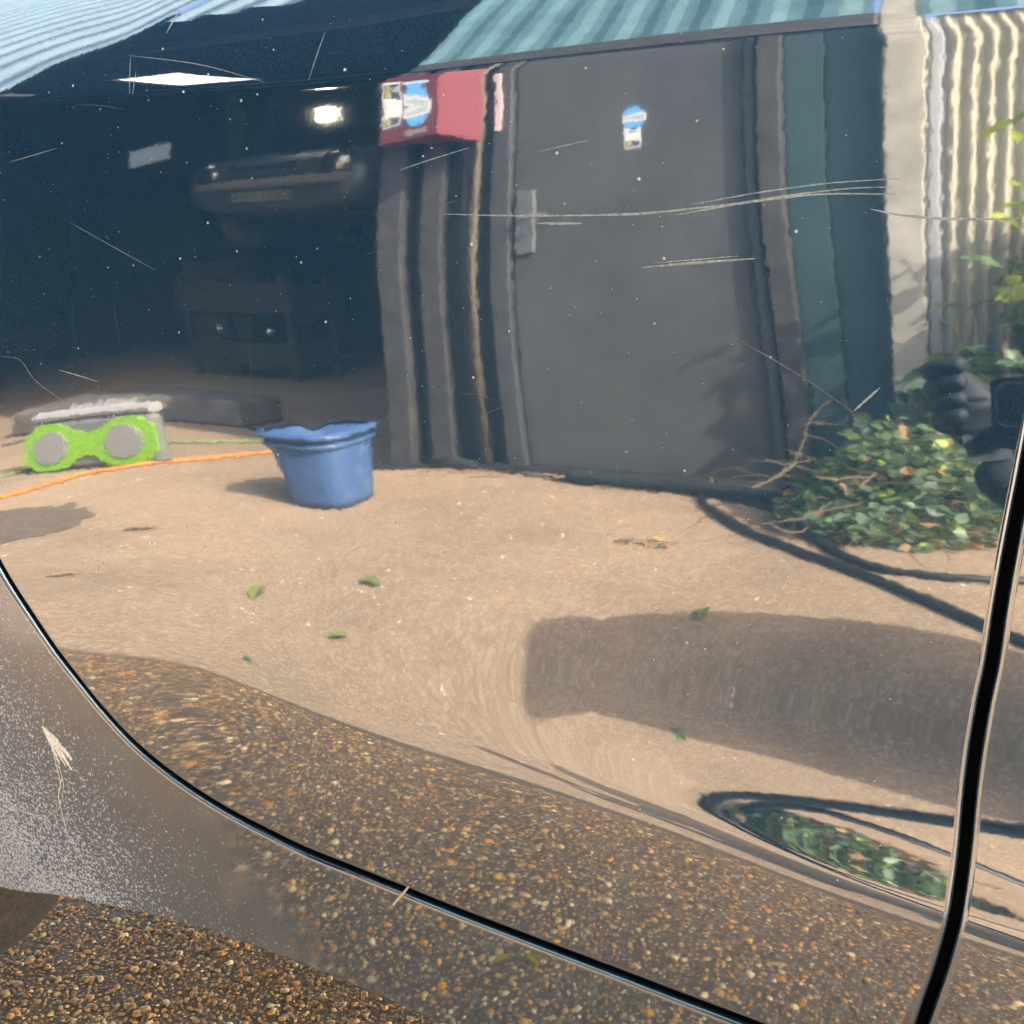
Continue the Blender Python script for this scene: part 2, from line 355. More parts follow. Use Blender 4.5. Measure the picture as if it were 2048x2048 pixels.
ARC = [(-.792,1.055),(-.788,.95),(-.776,.8),(-.752,.68),(-.725,.61),(-.6951,.5569),(-.6639,.515),(-.6483,.4954),(-.6317,.4776),(-.6083,.4536),(-.5783,.429),(-.5377,.4072),(-.4958,.3924),(-.4544,.3829),(-.422,.3768),(-.3857,.3727),(-.347,.368),(-.292,.3612),(-.2403,.3562),(-.1922,.352),(-.1551,.3483),(-.1238,.3453),(-.03,.337),(.3,.322),(1.15,.30)]
GAPL = [(.052,1.04),(.040,.92),(.030,.85),(.019,.74),(.0087,.6468),(.0075,.6377),(.0038,.6075),(.0014,.5838),(-.0004,.5621),(-.0037,.5374),(-.0069,.5011),(-.0084,.4651),(-.0104,.4386),(-.0143,.4145),(-.0214,.3829),(-.0320,.337)]
LIP = .0034; GAPW = .0048
def offset(P, d):
    T = np.gradient(P, axis=0); T /= np.linalg.norm(T, axis=1, keepdims=True)
    return P + d*np.stack([-T[:, 1], T[:, 0]], 1)
arc = spline(ARC, 1200); gap = spline(GAPL, 700)
def resample(P, n):
    d = np.r_[0, np.cumsum(np.linalg.norm(np.diff(P, axis=0), axis=1))]; q = np.linspace(0, d[-1], n)
    return np.stack([np.interp(q, d, P[:, 0]), np.interp(q, d, P[:, 1])], 1)
def cross(A, B):
    d = np.linalg.norm(A[:, None]-B[None], axis=2); return np.unravel_index(d.argmin(), d.shape)
def coons(Lf, Bt, Rt, Tp):
    """Lf, Rt run downwards (v); Tp, Bt run left to right (u)"""
    nv, nu = len(Lf), len(Tp); u = np.linspace(0, 1, nu)[None, :, None]; v = np.linspace(0, 1, nv)[:, None, None]
    P = (1-u)*Lf[:, None]+u*Rt[:, None]+(1-v)*Tp[None]+v*Bt[None]
    return P-((1-u)*(1-v)*Tp[0]+u*(1-v)*Tp[-1]+(1-u)*v*Bt[0]+u*v*Bt[-1])
def lip_strip(B, O, depth=.014, r=LIP):
    """rolled edge: B boundary points (x,z), O unit direction towards the gap"""
    p, n = side(B[:, 0], B[:, 1]); o3 = np.stack([O[:, 0], np.zeros(len(O)), O[:, 1]], 1)
    rows, nr = [], []
    for th in np.linspace(0, math.pi/2, 6):
        rows.append(p + o3*r*math.sin(th) - n*r*(1-math.cos(th))); nr.append(n*math.cos(th)+o3*math.sin(th))
    rows.append(rows[-1]-n*depth); nr.append(o3)
    return np.array(rows), np.array(nr)
def dirs(P, sgn):
    T = np.gradient(P, axis=0); T /= np.linalg.norm(T, axis=1, keepdims=True); return sgn*np.stack([-T[:, 1], T[:, 0]], 1)

car = empty('parked_car', (.2, .85, 0), 'dark navy car side with scratched glossy rear door mirroring the yard', 'car')
def side_part(name, xz, m, parent=car):
    p, n = side(xz[..., 0], xz[..., 1]); o = grid_mesh(name, p, n, m); return attach(o, parent)
def attach(o, parent):
    o.parent = parent
    o.matrix_parent_inverse = world_of(parent).inverted(); return o
off = GAPW/2+LIP
# ---- rear door
aD = offset(arc, off); gR = offset(gap, -off); gF = offset(gap, off)
i, j = cross(aD, gR); BR = gR[j]
kK = int(np.argmin(np.linalg.norm(aD-np.array([-.605, .458]), axis=1)))
NU, NV = 470, 420
lft = resample(aD[:kK+1], NV); bot = resample(np.vstack([aD[kK:i], BR]), NU); rgt = resample(gR[:j+1], NV)
tx = np.linspace(lft[0, 0], rgt[0, 0], NU); top = np.stack([tx, np.linspace(lft[0, 1], rgt[0, 1], NU)], 1)
rear_door = side_part('rear_door', coons(lft, bot, rgt, top), M_paint)
eD = np.vstack([aD[:i], BR]); P_, N_ = lip_strip(eD, dirs(eD, -1)); attach(grid_mesh('door_edge', P_, N_, M_paint), rear_door)
eR = gR[:j+1]; P_, N_ = lip_strip(eR, dirs(eR, 1)); attach(grid_mesh('door_edge', P_, N_, M_paint), rear_door)
# ---- front door
i2, j2 = cross(aD, gF); BL = gF[j2]
NUF, NVF = 240, 420
lft = resample(gF[:j2+1], NVF); b_ = np.vstack([BL, aD[i2+1:]])
su = np.linspace(0, 1, NUF)**2.2
def warp(P):
    d = np.r_[0, np.cumsum(np.linalg.norm(np.diff(P, axis=0), axis=1))]; q = su*d[-1]
    return np.stack([np.interp(q, d, P[:, 0]), np.interp(q, d, P[:, 1])], 1)
def coons_w(Lf, Bt, Rt, Tp):
    u = su[None, :, None]; v = np.linspace(0, 1, len(Lf))[:, None, None]
    P = (1-u)*Lf[:, None]+u*Rt[:, None]+(1-v)*Tp[None]+v*Bt[None]
    return P-((1-u)*(1-v)*Tp[0]+u*(1-v)*Tp[-1]+(1-u)*v*Bt[0]+u*v*Bt[-1])
bot = warp(b_); rgt = np.stack([np.full(NVF, bot[-1, 0]), np.linspace(1.0, bot[-1, 1], NVF)], 1)
tp = warp(np.array([lft[0], [bot[-1, 0], 1.0]]))
front_door = side_part('front_door', coons_w(lft, bot, rgt, tp), M_paint)
eF = gF[:j2+1]; P_, N_ = lip_strip(eF, dirs(eF, -1)); attach(grid_mesh('door_edge', P_, N_, M_paint), front_door)
# ---- rear quarter running on into the sill
IN = [(-.792,1.055),(-.752,.68),(-.6639,.515),(-.6083,.4536),(-.5377,.4072),(-.4544,.3829),(-.292,.3612),(-.03,.337),(1.15,.30)]
OUT = [[(-1.1,1.055)],[(-1.06,.62)],[(-.93,.4)],[(-.855,.275)],[(-.71,.2745)],[(-.5396,.2854)],[(-.3182,.2735)],[(0,.262)],[(1.15,.24)]]
OUTL = [(-1.1,1.055),(-1.1,.75),(-1.06,.62),(-.99,.5),(-.93,.4),(-.88,.32),(-.855,.275),(-.84,.262),(-.793,.262),(-.71,.2735),(-.6425,.2790),(-.5885,.2835),(-.5396,.2846),(-.4761,.2830),(-.4018,.2800),(-.3182,.2735),(0,.262),(.4,.255),(1.15,.24)]
outl = spline(OUTL, 1600); aQ = offset(arc, -off)
def arcpar(P, pts):
    d = np.r_[0, np.cumsum(np.linalg.norm(np.diff(P, axis=0), axis=1))]
    return d, [d[np.argmin(np.linalg.norm(P-np.array(q), axis=1))] for q in pts]
dI, kI = arcpar(aQ, IN); dO, kO = arcpar(outl, [q[0] for q in OUT]); kI[0] = 0; kI[-1] = dI[-1]; kO[0] = 0; kO[-1] = dO[-1]
NQ = 620; q = np.interp(np.linspace(0, 1, NQ), np.linspace(0, 1, 9), np.arange(9.))
si = pchip(range(9), kI, q); so = pchip(range(9), kO, q)
I_ = np.stack([np.interp(si, dI, aQ[:, k]) for k in (0, 1)], 1); O_ = np.stack([np.interp(so, dO, outl[:, k]) for k in (0, 1)], 1)
v = np.linspace(0, 1, 90)[:, None, None]; quarter = side_part('rear_quarter_panel', (1-v)*I_[None]+v*O_[None], M_dusty)
P_, N_ = lip_strip(I_, dirs(I_, 1)); attach(grid_mesh('panel_edge', P_, N_, M_paint), quarter)
P_, N_ = lip_strip(O_, dirs(O_, -1), depth=.03, r=.0025); attach(grid_mesh('sill_edge', P_, N_, M_dusty), quarter)
quarter['label'] = 'dusty stone-chipped quarter panel and sill below the door gap'
# ---- black rubber behind the gaps
def ribbon(Pl, name, half=.012, depth=.0135):
    T = dirs(Pl, 1); A = Pl+T*half; B = Pl-T*half
    pa, na = side(A[:, 0], A[:, 1], -depth); pb, nb = side(B[:, 0], B[:, 1], -depth)
    return attach(grid_mesh(name, np.array([pa, pb]), np.array([na, nb]), M_rubber), car)
ribbon(arc[::3], 'door_seal'); ribbon(gap[::3], 'door_seal')
# ---- scratches and scuffs in the lacquer
def strip(parent, name, pts, wd, m, lift=.00012, n=None):
    P2 = spline(pts, n or max(8, len(pts)*8)); T = dirs(P2, 1); k = len(P2)
    tap = np.sin(np.linspace(.12, math.pi-.12, k))**.6; wv = (wd*.5*tap*(1+.35*rng.standard_normal(k)*.5))[:, None]
    a, na = side(*(P2+T*wv).T, lift); b, nb = side(*(P2-T*wv).T, lift)
    return attach(grid_mesh(name, np.array([a, b]), np.array([na, nb]), m), parent)
SCR = [([(-.2965,.7884),(-.2595,.7846),(-.2142,.7811),(-.172,.7791),(-.1326,.78),(-.0958,.7823),(-.0724,.7829),(-.0532,.7819)],.0010),
 ([(-.2364,.7786),(-.2098,.7766)],.0013), ([(-.0629,.7726),(-.0494,.7688),(-.0276,.7653),(.0015,.7632)],.0011),
 ([(-.1585,.777),(-.12,.7802),(-.091,.7814),(-.052,.7786)],.0009), ([(-.15,.7815),(-.11,.785),(-.08,.7862),(-.05,.7855)],.0006),
 ([(-.1755,.7516),(-.1447,.7524),(-.1167,.7527)],.0012), ([(-.17,.7535),(-.145,.754),(-.125,.7545)],.0005), ([(-.3919,.876),(-.3837,.9047)],.0005), ([(-.5146,.9254),(-.5072,.9418)],.0011),
 ([(-.5404,.8865),(-.5436,.9131)],.0006), ([(-.5366,.9025),(-.5376,.8861)],.0005), ([(-.6161,.705),(-.5951,.7005),(-.578,.6965)],.0007),
 ([(-.5986,.8067),(-.56,.7886),(-.5188,.7695)],.00025), ([(-.6604,.8543),(-.6111,.8589)],.0004), ([(-.0667,.6777),(-.0551,.6888)],.0012),
 ([(-.3254,.8158),(-.3034,.8197),(-.2789,.8235)],.0005), ([(-.2384,.8165),(-.2062,.8196)],.0004), ([(-.6782,.7162),(-.6593,.714),(-.6418,.6982),(-.6118,.682)],.0003),
 ([(-.5458,.9145),(-.4813,.8985),(-.426,.8792)],.0004)]
for pts, wd in SCR: strip(rear_door, 'scratch', pts, wd, M_scratch)
strip(rear_door, 'scratch', [(-.145,.725),(-.09,.693),(-.06,.672)], .0007, M_swirl)
for k in range(9):     # fine swirl marks
    x = rng.uniform(-.62, -.06); z = rng.uniform(.56, .93); a = rng.uniform(-.5, .5)+(math.pi/2 if rng.random() < .2 else 0); l = rng.uniform(.012, .05)
    strip(rear_door, 'scratch', [(x, z), (x+l*math.cos(a)*.5, z+l*math.sin(a)*.5+rng.normal()*.001), (x+l*math.cos(a), z+l*math.sin(a))], rng.uniform(.00012, .00028), M_swirl)
SCU = [([(-.6805,.4269),(-.674,.4109),(-.6734,.3852),(-.6806,.3664),(-.6809,.344),(-.6778,.3265)],.0009), ([(-.68,.4303),(-.6685,.4161),(-.6562,.3968)],.0042), ([(-.68,.4303),(-.6733,.4132),(-.6689,.3998)],.0024),
 ([(-.68,.4303),(-.666,.4185),(-.653,.4059)],.0050), ([(-.6795,.4280),(-.6700,.4130),(-.6620,.3985)],.0028), ([(-.678,.425),(-.6715,.4090),(-.6700,.3852),(-.6775,.3664)],.0006)]
for pts, wd in SCU: strip(quarter, 'scuff_mark', pts, wd, M_scuff)
# ---- dust specks on the door
def specks(name, n, xr, zr, parent, sz):
    x = rng.uniform(*xr, n); z = rng.uniform(*zr, n); s = sz[0]+rng.random(n)**5*(sz[1]-sz[0])
    vs, fs = [], []
    for k in range(n):
        m_ = 6; a = np.arange(m_)*2*math.pi/m_; rr = s[k]*rng.uniform(.6, 1.2, m_)
        p, _ = side(x[k]+rr*np.cos(a), z[k]+rr*np.sin(a), .00025); vs.append(p); fs.append(range(k*m_, (k+1)*m_))
    mb = MB(); mb.v = vs; mb.f = [list(f)[::-1] for f in fs]; mb.n = n*m_
    o = mb.build(name, M_dustspeck); attach(o, parent); o['kind'] = 'stuff'; return o
specks('dust_specks', 520, (-.69, -.02), (.55, .97), rear_door, (.00018, .0010))
specks('dust_specks', 160, (-.6, -.03), (.40, .6), rear_door, (.00015, .0007))
# ---- the rest of the body, out of the picture but casting its shade
tz = 1.045
gw = MB()
for (xa, xb) in ((-.77, .02), (.08, 2.1)):
    ya = -float(lookup(W, np.array([xa]), np.array([-.44]))[0]); gw.add([(xa, .075, 1.035), (xb, .075, 1.035), (xb-.1 if xb > .5 else xb, .17, 1.46 if xb > .5 else 1.335), (xa, .17, 1.325)], [(0, 1, 2, 3)])
attach(gw.build('side_window', M_glass), car)
rf = [(-2.2, 1.24, 1.30), (-.6, 1.32, 1.385), (.5, 1.36, 1.43), (1.1, 1.46, 1.52), (2.1, 1.47, 1.53)]  # unseen roof, heights and length shaped to place its shade edge
rv = [(x, y, z) for x, za, zb in rf for y, z in ((.155, za), (.155, zb), (1.6, zb), (1.6, za))]; nf = len(rf)
attach(MB().add(rv, [(i*4+k, i*4+4+k, i*4+4+(k+1) % 4, i*4+(k+1) % 4) for i in range(nf-1) for k in range(4)]+[(0, 1, 2, 3), (nf*4-1, nf*4-2, nf*4-3, nf*4-4)]).build('roof', M_paint), car)
attach(MB().box((-2.3, .16, .50), (2.3, 1.66, 1.0), bev=.03).build('body_shell', M_under), car)
attach(MB().box((-.90, .30, .38), (2.0, 1.60, .49)).build('underbody', M_under), car)  # unseen floor kept high so skylight reaches the ground below
attach(MB().box((-2.3, .06, .55), (-1.11, 1.7, 1.04), bev=.05).build('rear_wing', M_paint), car)
attach(MB().box((1.16, .03, .35), (2.4, 1.7, .98), bev=.05).build('front_wing', M_paint), car)
for (wx, wy) in ((-1.225, .13), (-1.225, 1.40), (1.55, .13), (1.55, 1.40)):
    prof = [(.17, .02), (.19, .0), (.27, .0), (.295, .02), (.305, .06), (.308, .12), (.305, .18), (.295, .225), (.27, .245), (.19, .245), (.17, .225)]
    wh = attach(MB().lathe(prof, 48, (wx, wy, .305), axis='y').build('wheel', M_tyre, smooth=True), car)
    attach(MB().lathe([(.0, .04), (.05, .03), (.16, .05), (.175, .02)], 32, (wx, wy, .305), axis='y').build('rim', mat('alloy', (.4, .4, .41), .35, .9), smooth=True), wh)
# straw caught across the door gap
ps, ns = side(np.array([-.3515, -.3440, -.3370]), np.array([.3560, .3640, .3725]), .0012)
tag(MB().tube(ps, [.0006, .0008, .0006], 6).build('straw', mat('straw', (.55, .46, .34), .7)), 'pale straw stalk caught across the gap under the rear door', 'straw')

# ================================================================== THE WORKSHOP ACROSS THE YARD
WY = -2.60
M_door = mat('door_grey', (.060, .060, .056), .5, var=.22, scale=3, bump=.15, bscale=2.5, bdist=.02)
M_frame = mat('door_frame', (.042, .042, .043), .6, var=.2, scale=15)
M_brownpost = mat('brown_post', (.038, .034, .032), .75, var=.4, scale=12)
M_darkboard = mat('dark_board', (.022, .024, .025), .7, var=.3, scale=10)
M_tealboard = mat('teal_board', (.022, .052, .054), .6, var=.2, scale=5)
M_whitepost = mat('white_render', (.36, .335, .275), .8, var=.25, scale=6, bump=.2, bscale=20)
M_lilac = mat('downpipe', (.34, .34, .36), .5)
M_cream = mat('cream_sheet', (.40, .37, .28), .55, var=.08, scale=3)
M_teal = mat('teal_cladding', (.085, .172, .195), .5, var=.25, scale=3)
M_pale = mat('pale_cladding', (.135, .20, .25), .45, var=.15, scale=2)
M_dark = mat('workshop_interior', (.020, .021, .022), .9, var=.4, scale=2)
M_yellow = mat('yellow_pole', (.085, .070, .044), .6, var=.3, scale=25)
M_plinth = mat('plinth', (.018, .018, .018), .8)
bld = empty('workshop_building', (-1.2, WY, 0), 'dark fronted workshop with grey steel door, open bay and teal ribbed cladding', 'building')
def part(name, lo, hi, m, parent=bld, bev=.004): return MB().box(lo, hi, bev=bev).build(name, m, parent)
door = part('door', (-1.545, WY-.05, .02), (-.705, WY, 2.08), M_door)
door['label'] = 'grey steel door'
MB().box((-1.535, WY+.001, .905), (-1.462, WY+.012, 1.175), bev=.004).build('handle_plate', mat('handle_plate', (.12, .125, .125), .4, .3), door)
MB().tube([(-1.50, WY+.01, 1.06), (-1.50, WY+.05, 1.06), (-1.40, WY+.055, 1.06)], .009, 8).build('door_handle', mat('lever', (.5, .5, .5), .3, .9), door)
# door frame, posts and boards, left to right
for (a, b, f, m, nm) in ((-1.62, -1.55, .03, M_frame, 'door_frame'), (-.70, -.665, .03, M_frame, 'door_frame'), (-.655, -.585, .05, M_brownpost, 'door_post')):
    part(nm, (a, WY-.06, 0), (b, WY+f, 2.12), m)
part('door_frame', (-1.62, WY-.06, 2.085), (-.665, WY+.028, 2.13), M_frame)
for (a, b, f, m) in ((-2.085, -1.985, .03, M_brownpost), (-1.985, -1.915, -.05, M_darkboard), (-1.915, -1.825, .02, M_brownpost), (-1.825, -1.75, -.04, M_darkboard), (-1.75, -1.70, .01, M_brownpost)):
    part('bay_post' if a < -2 else 'wall_board', (a+.001, WY-.12, 0), (b-.001, WY+f, 2.15), m)
MB().tube([(-1.695, WY+.035, 0), (-1.690, WY+.03, .8), (-1.675, WY+.032, 1.4), (-1.655, WY+.03, 2.1)], .016, 10).build('pole', M_yellow, bld, True)
part('wall_board', (-1.70, WY-.12, 0), (-1.621, WY-.02, 2.15), M_darkboard)
for (a, b) in ((-.584, -.478), (-.475, -.345)): part('wall_panel', (a, WY-.05, 0), (b, WY+.005, 2.15), M_tealboard)
part('stub_wall', (-.342, WY-.1, 0), (-.258, WY+.06, 7.2), M_whitepost)
part('downpipe', (-.252, WY-.06, 0), (-.226, WY+.03, 2.2), M_lilac)
part('plinth', (-2.3, WY+.031, 0), (-1.0, WY+.055, .022), M_plinth, bev=0)
part('fascia_board', (-2.05, WY-.12, 2.152), (-.345, WY+.07, 2.40), mat('fascia_brown', (.045, .038, .034), .6, var=.3, scale=8))
# corrugated cream sheets, turning away from the yard
def corrugated(name, p0, d, length, z0, z1, pitch, amp, m, parent, out, trap=False):
    n = int(length/pitch*8); s = np.linspace(0, length, n+1); ph = (s/pitch) % 1.0
    h = amp*(np.clip(3*np.abs(2*ph-1)-1, 0, 1)) if trap else amp*.5*(1-np.cos(2*math.pi*ph))
    b = np.array(p0)[None]+np.outer(s, d)+np.outer(h, out)
    v = np.vstack([np.c_[b, np.full(n+1, z0)], np.c_[b, np.full(n+1, z1)]])
    f = [(k, k+1, n+2+k, n+1+k) for k in range(n)]
    return MB().add(v, f).build(name, m, parent, not trap)
aw = R(9); dw = (math.cos(aw), -math.sin(aw)); ow = (math.sin(aw), math.cos(aw))
corrugated('corrugated_sheet', (-.225, WY), dw, 4.0, 0, 2.25, .042, .030, M_cream, bld, ow)
# ribbed teal cladding above, pale cladding round the bay
corrugated('cladding_sheet', (-2.06, WY+.05), (1, 0), 1.70, 2.402, 8.5, .20, .014, M_teal, bld, (0, 1), True)
corrugated('cladding_sheet', (-.255, WY+.05), (1, 0), 6.0, 2.26, 8.5, .20, .014, M_teal, bld, (0, 1), True)
corrugated('cladding_sheet', (-12, WY+.02), (1, 0), 6.7, 0, 2.70, .30, .09, M_pale, bld, (0, 1))
corrugated('cladding_sheet', (-12, WY+.025), (1, 0), 7.7, 2.702, 9, .30, .09, M_pale, bld, (0, 1))
corrugated('cladding_sheet', (-4.29, WY+.02), (1, 0), 2.22, 4.45, 9, .30, .09, M_pale, bld, (0, 1))
part('bay_post', (-5.32, WY-.15, 0), (-5.2, WY+.10, 2.70), M_darkboard)
part('bay_lintel', (-5.2, WY-.15, 2.60), (-4.30, WY+.02, 2.70), M_darkboard)
# the dark inside of the bay
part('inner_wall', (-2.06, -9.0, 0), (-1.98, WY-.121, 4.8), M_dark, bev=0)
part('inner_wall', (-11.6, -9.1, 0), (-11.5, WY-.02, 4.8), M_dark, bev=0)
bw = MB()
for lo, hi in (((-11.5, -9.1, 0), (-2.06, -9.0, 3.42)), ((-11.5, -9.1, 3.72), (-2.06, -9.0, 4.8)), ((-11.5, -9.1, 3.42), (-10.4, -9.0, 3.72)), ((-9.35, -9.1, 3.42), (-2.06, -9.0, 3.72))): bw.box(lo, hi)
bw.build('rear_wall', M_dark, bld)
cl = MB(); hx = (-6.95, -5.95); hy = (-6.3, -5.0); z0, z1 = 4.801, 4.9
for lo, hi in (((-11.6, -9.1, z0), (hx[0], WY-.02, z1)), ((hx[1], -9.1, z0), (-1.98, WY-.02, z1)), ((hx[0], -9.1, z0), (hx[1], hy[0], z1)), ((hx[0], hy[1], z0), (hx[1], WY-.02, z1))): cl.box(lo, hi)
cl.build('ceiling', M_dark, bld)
mt, t, b = newmat('translucent_sheet'); b.inputs['Base Color'].default_value = (.9, .9, .88, 1); b.inputs['Transmission Weight'].default_value = .0
tr_ = t.nodes.new('ShaderNodeBsdfTranslucent'); tr_.inputs[0].default_value = (.95, .95, .92, 1); t.links.new(tr_.outputs[0], t.nodes['Material Output'].inputs[0])
sk = MB(); ns_ = 7*8; xs_ = np.linspace(hx[0], hx[1], ns_+1); zs_ = 4.88+.007*np.cos(np.arange(ns_+1)*math.pi/4)
sk.add(np.vstack([np.c_[xs_, np.full(ns_+1, hy[0]), zs_], np.c_[xs_, np.full(ns_+1, hy[1]), zs_]]), [(k, k+1, ns_+2+k, ns_+1+k) for k in range(ns_)])
sk.build('skylight', mt, bld, True)
MB().box((-10.4, -9.06, 3.42), (-9.35, -9.05, 3.72)).build('window', mat('glowing_pane', (.10, .11, .115), .4), bld)
bpy.data.materials['glowing_pane'].node_tree.nodes['Principled BSDF'].inputs['Emission Color'].default_value = (.55, .62, .65, 1); bpy.data.materials['glowing_pane'].node_tree.nodes['Principled BSDF'].inputs['Emission Strength'].default_value = .12  # daylight through the pane is put in as a weak glow
for y in (-3.6, -5.2-1.6, -8.2): MB().box((-11.4, y, 4.55), (-2.1, y+.12, 4.795)).build('roof_beam', mat('beam', (.07, .066, .06), .8), bld)
MB().box((-2.5, -8.8, 1.35), (-2.065, -3.2, 1.39)).build('wall_shelf', M_brownpost, bld)
# hanging work lamp, lit
ml, t, b = newmat('lamp_glow'); b.inputs['Emission Color'].default_value = (1, .86, .62, 1); b.inputs['Emission Strength'].default_value = 10
lamp = empty('work_lamp', (-4.13, -5.0, 2.36), 'lit white work lamp hanging inside the dark workshop bay', 'lamp')
MB().lathe([(.0, -.025), (.028, -.017), (.034, 0), (.028, .017), (.0, .023)], 16, (-4.13, -5.0, 2.41), sx=1.5).build('bulb', ml, lamp, True)
MB().lathe([(.03, .12), (.10, .05), (.115, .03)], 16, (-4.13, -5.0, 2.42)).build('shade', M_darkboard, lamp, True)
MB().tube([(-4.13, -5, 2.5), (-4.13, -5, 4.8)], .006, 6).build('flex', M_rubber, lamp)
# car raised on the ramp inside
lc = empty('raised_car', (-5.35, -7.4, 0), 'dark hatchback raised on a ramp inside the workshop bay', 'car')
M_lc = mat('charcoal_paint', (.085, .085, .09), .22)
def section(y, hw, zb, zt, n=24, p=3.4):
    th = np.linspace(0, 2*math.pi, n, endpoint=False); c, q = np.cos(th), np.sin(th)
    return np.c_[-5.35+hw*np.sign(c)*abs(c)**(2/p), np.full(n, y), (zb+zt)/2+(zt-zb)/2*np.sign(q)*abs(q)**(2/p)]
secs = [(-5.99, .55, 1.95, 2.30), (-6.02, .78, 1.84, 2.42), (-6.15, .85, 1.80, 2.50), (-6.6, .87, 1.78, 2.58), (-6.98, .87, 1.78, 2.63), (-7.3, .86, 1.78, 2.9), (-7.6, .84, 1.78, 3.08), (-8.2, .84, 1.78, 3.12), (-8.7, .82, 1.80, 2.95), (-8.88, .7, 1.9, 2.5)]
rg = [section(*q) for q in secs]; nr_ = len(rg); lb = MB().add(np.vstack(rg), [(i*24+k, i*24+(k+1) % 24, (i+1)*24+(k+1) % 24, (i+1)*24+k) for i in range(nr_-1) for k in range(24)]+[tuple(range(23, -1, -1)), tuple(range((nr_-1)*24, nr_*24))])
lb.build('body', M_lc, lc, True)
MB().add([(-6.05, -6.99, 2.66), (-4.65, -6.99, 2.66), (-4.78, -7.5, 3.06), (-5.92, -7.5, 3.06)], [(0, 1, 2, 3)]).build('windscreen', M_glass, lc)
M_chrome = mat('chrome_trim', (.6, .58, .54), .18, .95)
for x in (-5.90, -4.80): MB().lathe([(0, .05), (.09, .04), (.13, .0), (.13, -.12)], 20, (x, -6.02, 2.30), axis='y').build('headlight', M_chrome, lc, True)
MB().box((-5.66, -6.03, 2.28), (-5.04, -5.985, 2.36), bev=.01).build('grille', M_chrome, lc)
MB().tube(spline([(-6.15, -6.25, 2.14), (-6.02, -6.03, 2.14), (-5.7, -5.95, 2.14), (-5.0, -5.95, 2.14), (-4.68, -6.03, 2.14), (-4.55, -6.25, 2.14)], 30), .055, 10).build('bumper', mat('bumper_grey', (.30, .27, .24), .35), lc)
pl = MB().box((-5.61, -5.975, 1.945), (-5.09, -5.962, 2.055)).build('number_plate', mat('plate', (.34, .32, .26), .6), lc)
fc = bpy.data.curves.new('plate_text', 'FONT'); fc.body = 'OL53 YHW'; fc.size = .105; fc.align_x = 'CENTER'; fc.align_y = 'CENTER'; fc.materials.append(M_plinth)
ft0 = bpy.data.objects.new('plate_text_curve', fc); col.objects.link(ft0); bpy.context.view_layer.update()
ft = bpy.data.objects.new('plate_text', bpy.data.meshes.new_from_object(ft0.evaluated_get(bpy.context.evaluated_depsgraph_get()))); bpy.data.objects.remove(ft0); col.objects.link(ft); ft.parent = pl; ft.matrix_parent_inverse = world_of(pl).inverted()
ft['kind'] = 'stuff'
ft.matrix_basis = Matrix.Translation((-5.35, -5.958, 2.0)) @ Matrix(((-1, 0, 0, 0), (0, 0, 1, 0), (0, 1, 0, 0), (0, 0, 0, 1)))
for (x, y) in ((-6.2, -6.7), (-4.7, -6.7), (-6.2, -8.2), (-4.7, -8.2)):
    MB().lathe([(.0, 0), (.2, .0), (.29, .02), (.3, .1), (.29, .18), (.2, .2), (.0, .2)], 24).build('wheel', M_tyre, lc, True).matrix_basis = Matrix.Translation((x, y, 1.76)) @ Matrix.Rotation(R(90), 4, 'Y')
ramp_ = empty('car_ramp', (-5.35, -7.4, 0), 'black steel two-post ramp holding up the hatchback', 'ramp')
for x in (-6.75, -4.15): MB().box((x, -7.6, 0), (x+.2, -7.2, 3.4), bev=.02).build('post', M_darkboard, ramp_)
for x0, x1 in ((-6.55, -5.6), (-5.1, -4.15)): MB().box((x0, -7.5, 1.66), (x1, -7.3, 1.78)).build('arm', M_darkboard, ramp_)
# tool trolley and shelving in the gloom
tt = empty('tool_trolley', (-5.6, -6.1, 0), 'brown tool trolley standing on the workshop floor', 'trolley')
M_tr = mat('trolley_brown', (.045, .034, .028), .5)
MB().box((-6.25, -6.4, .12), (-5.15, -5.85, .34), bev=.01).build('drawer_unit', M_tr, tt)
MB().box((-6.3, -6.45, .62), (-5.1, -5.8, .95), bev=.01).build('upper_tray', M_tr, tt)
for x in (-6.27, -5.18):
    for y in (-6.40, -5.88): MB().box((x, y, 0), (x+.05, y+.05, 1.05)).build('leg', M_tr, tt)
for x in (-6.0, -5.45): MB().lathe([(0, .06), (.03, .05), (.04, .0), (.03, -.03), (0, -.04)], 12, (x, -5.95, .44)).build('chrome_socket', M_chrome, tt, True)
for k, (x, w_, h_) in enumerate(((-8.6, 1.2, 1.5), (-7.6, .8, 1.1), (-5.0, .9, 1.2), (-3.6, 1.2, 1.7))):
    cb = empty('storage_cabinet', (x, -8.6, 0), ('dull brown wide cabinet deep in the bay', 'low dull brown cabinet deep in the bay', 'dull brown cabinet behind the tool trolley', 'tall dull brown cabinet by the inner wall')[k], 'cabinet', 'cabinets in the workshop')
    MB().box((x, -8.9, .05), (x+w_, -8.3, h_), bev=.01).build('carcass', M_tr, cb)
    for q in range(3): MB().box((x+.05, -8.299, .15+q*(h_-.2)/3), (x+w_-.05, -8.28, .08+(q+1)*(h_-.2)/3), bev=.005).build('drawer_front', mat('drawer', (.10, .08, .065), .5), cb)
# low dark mat across the bay threshold
tag(MB().box((-5.1, -3.75, .0), (-3.6, -3.35, .16), bev=.02).build('timber_baulk', mat('old_timber', (.10, .085, .075), .8, var=.4, scale=9)), 'long grey brown timber baulk lying inside the bay entrance', 'timber')

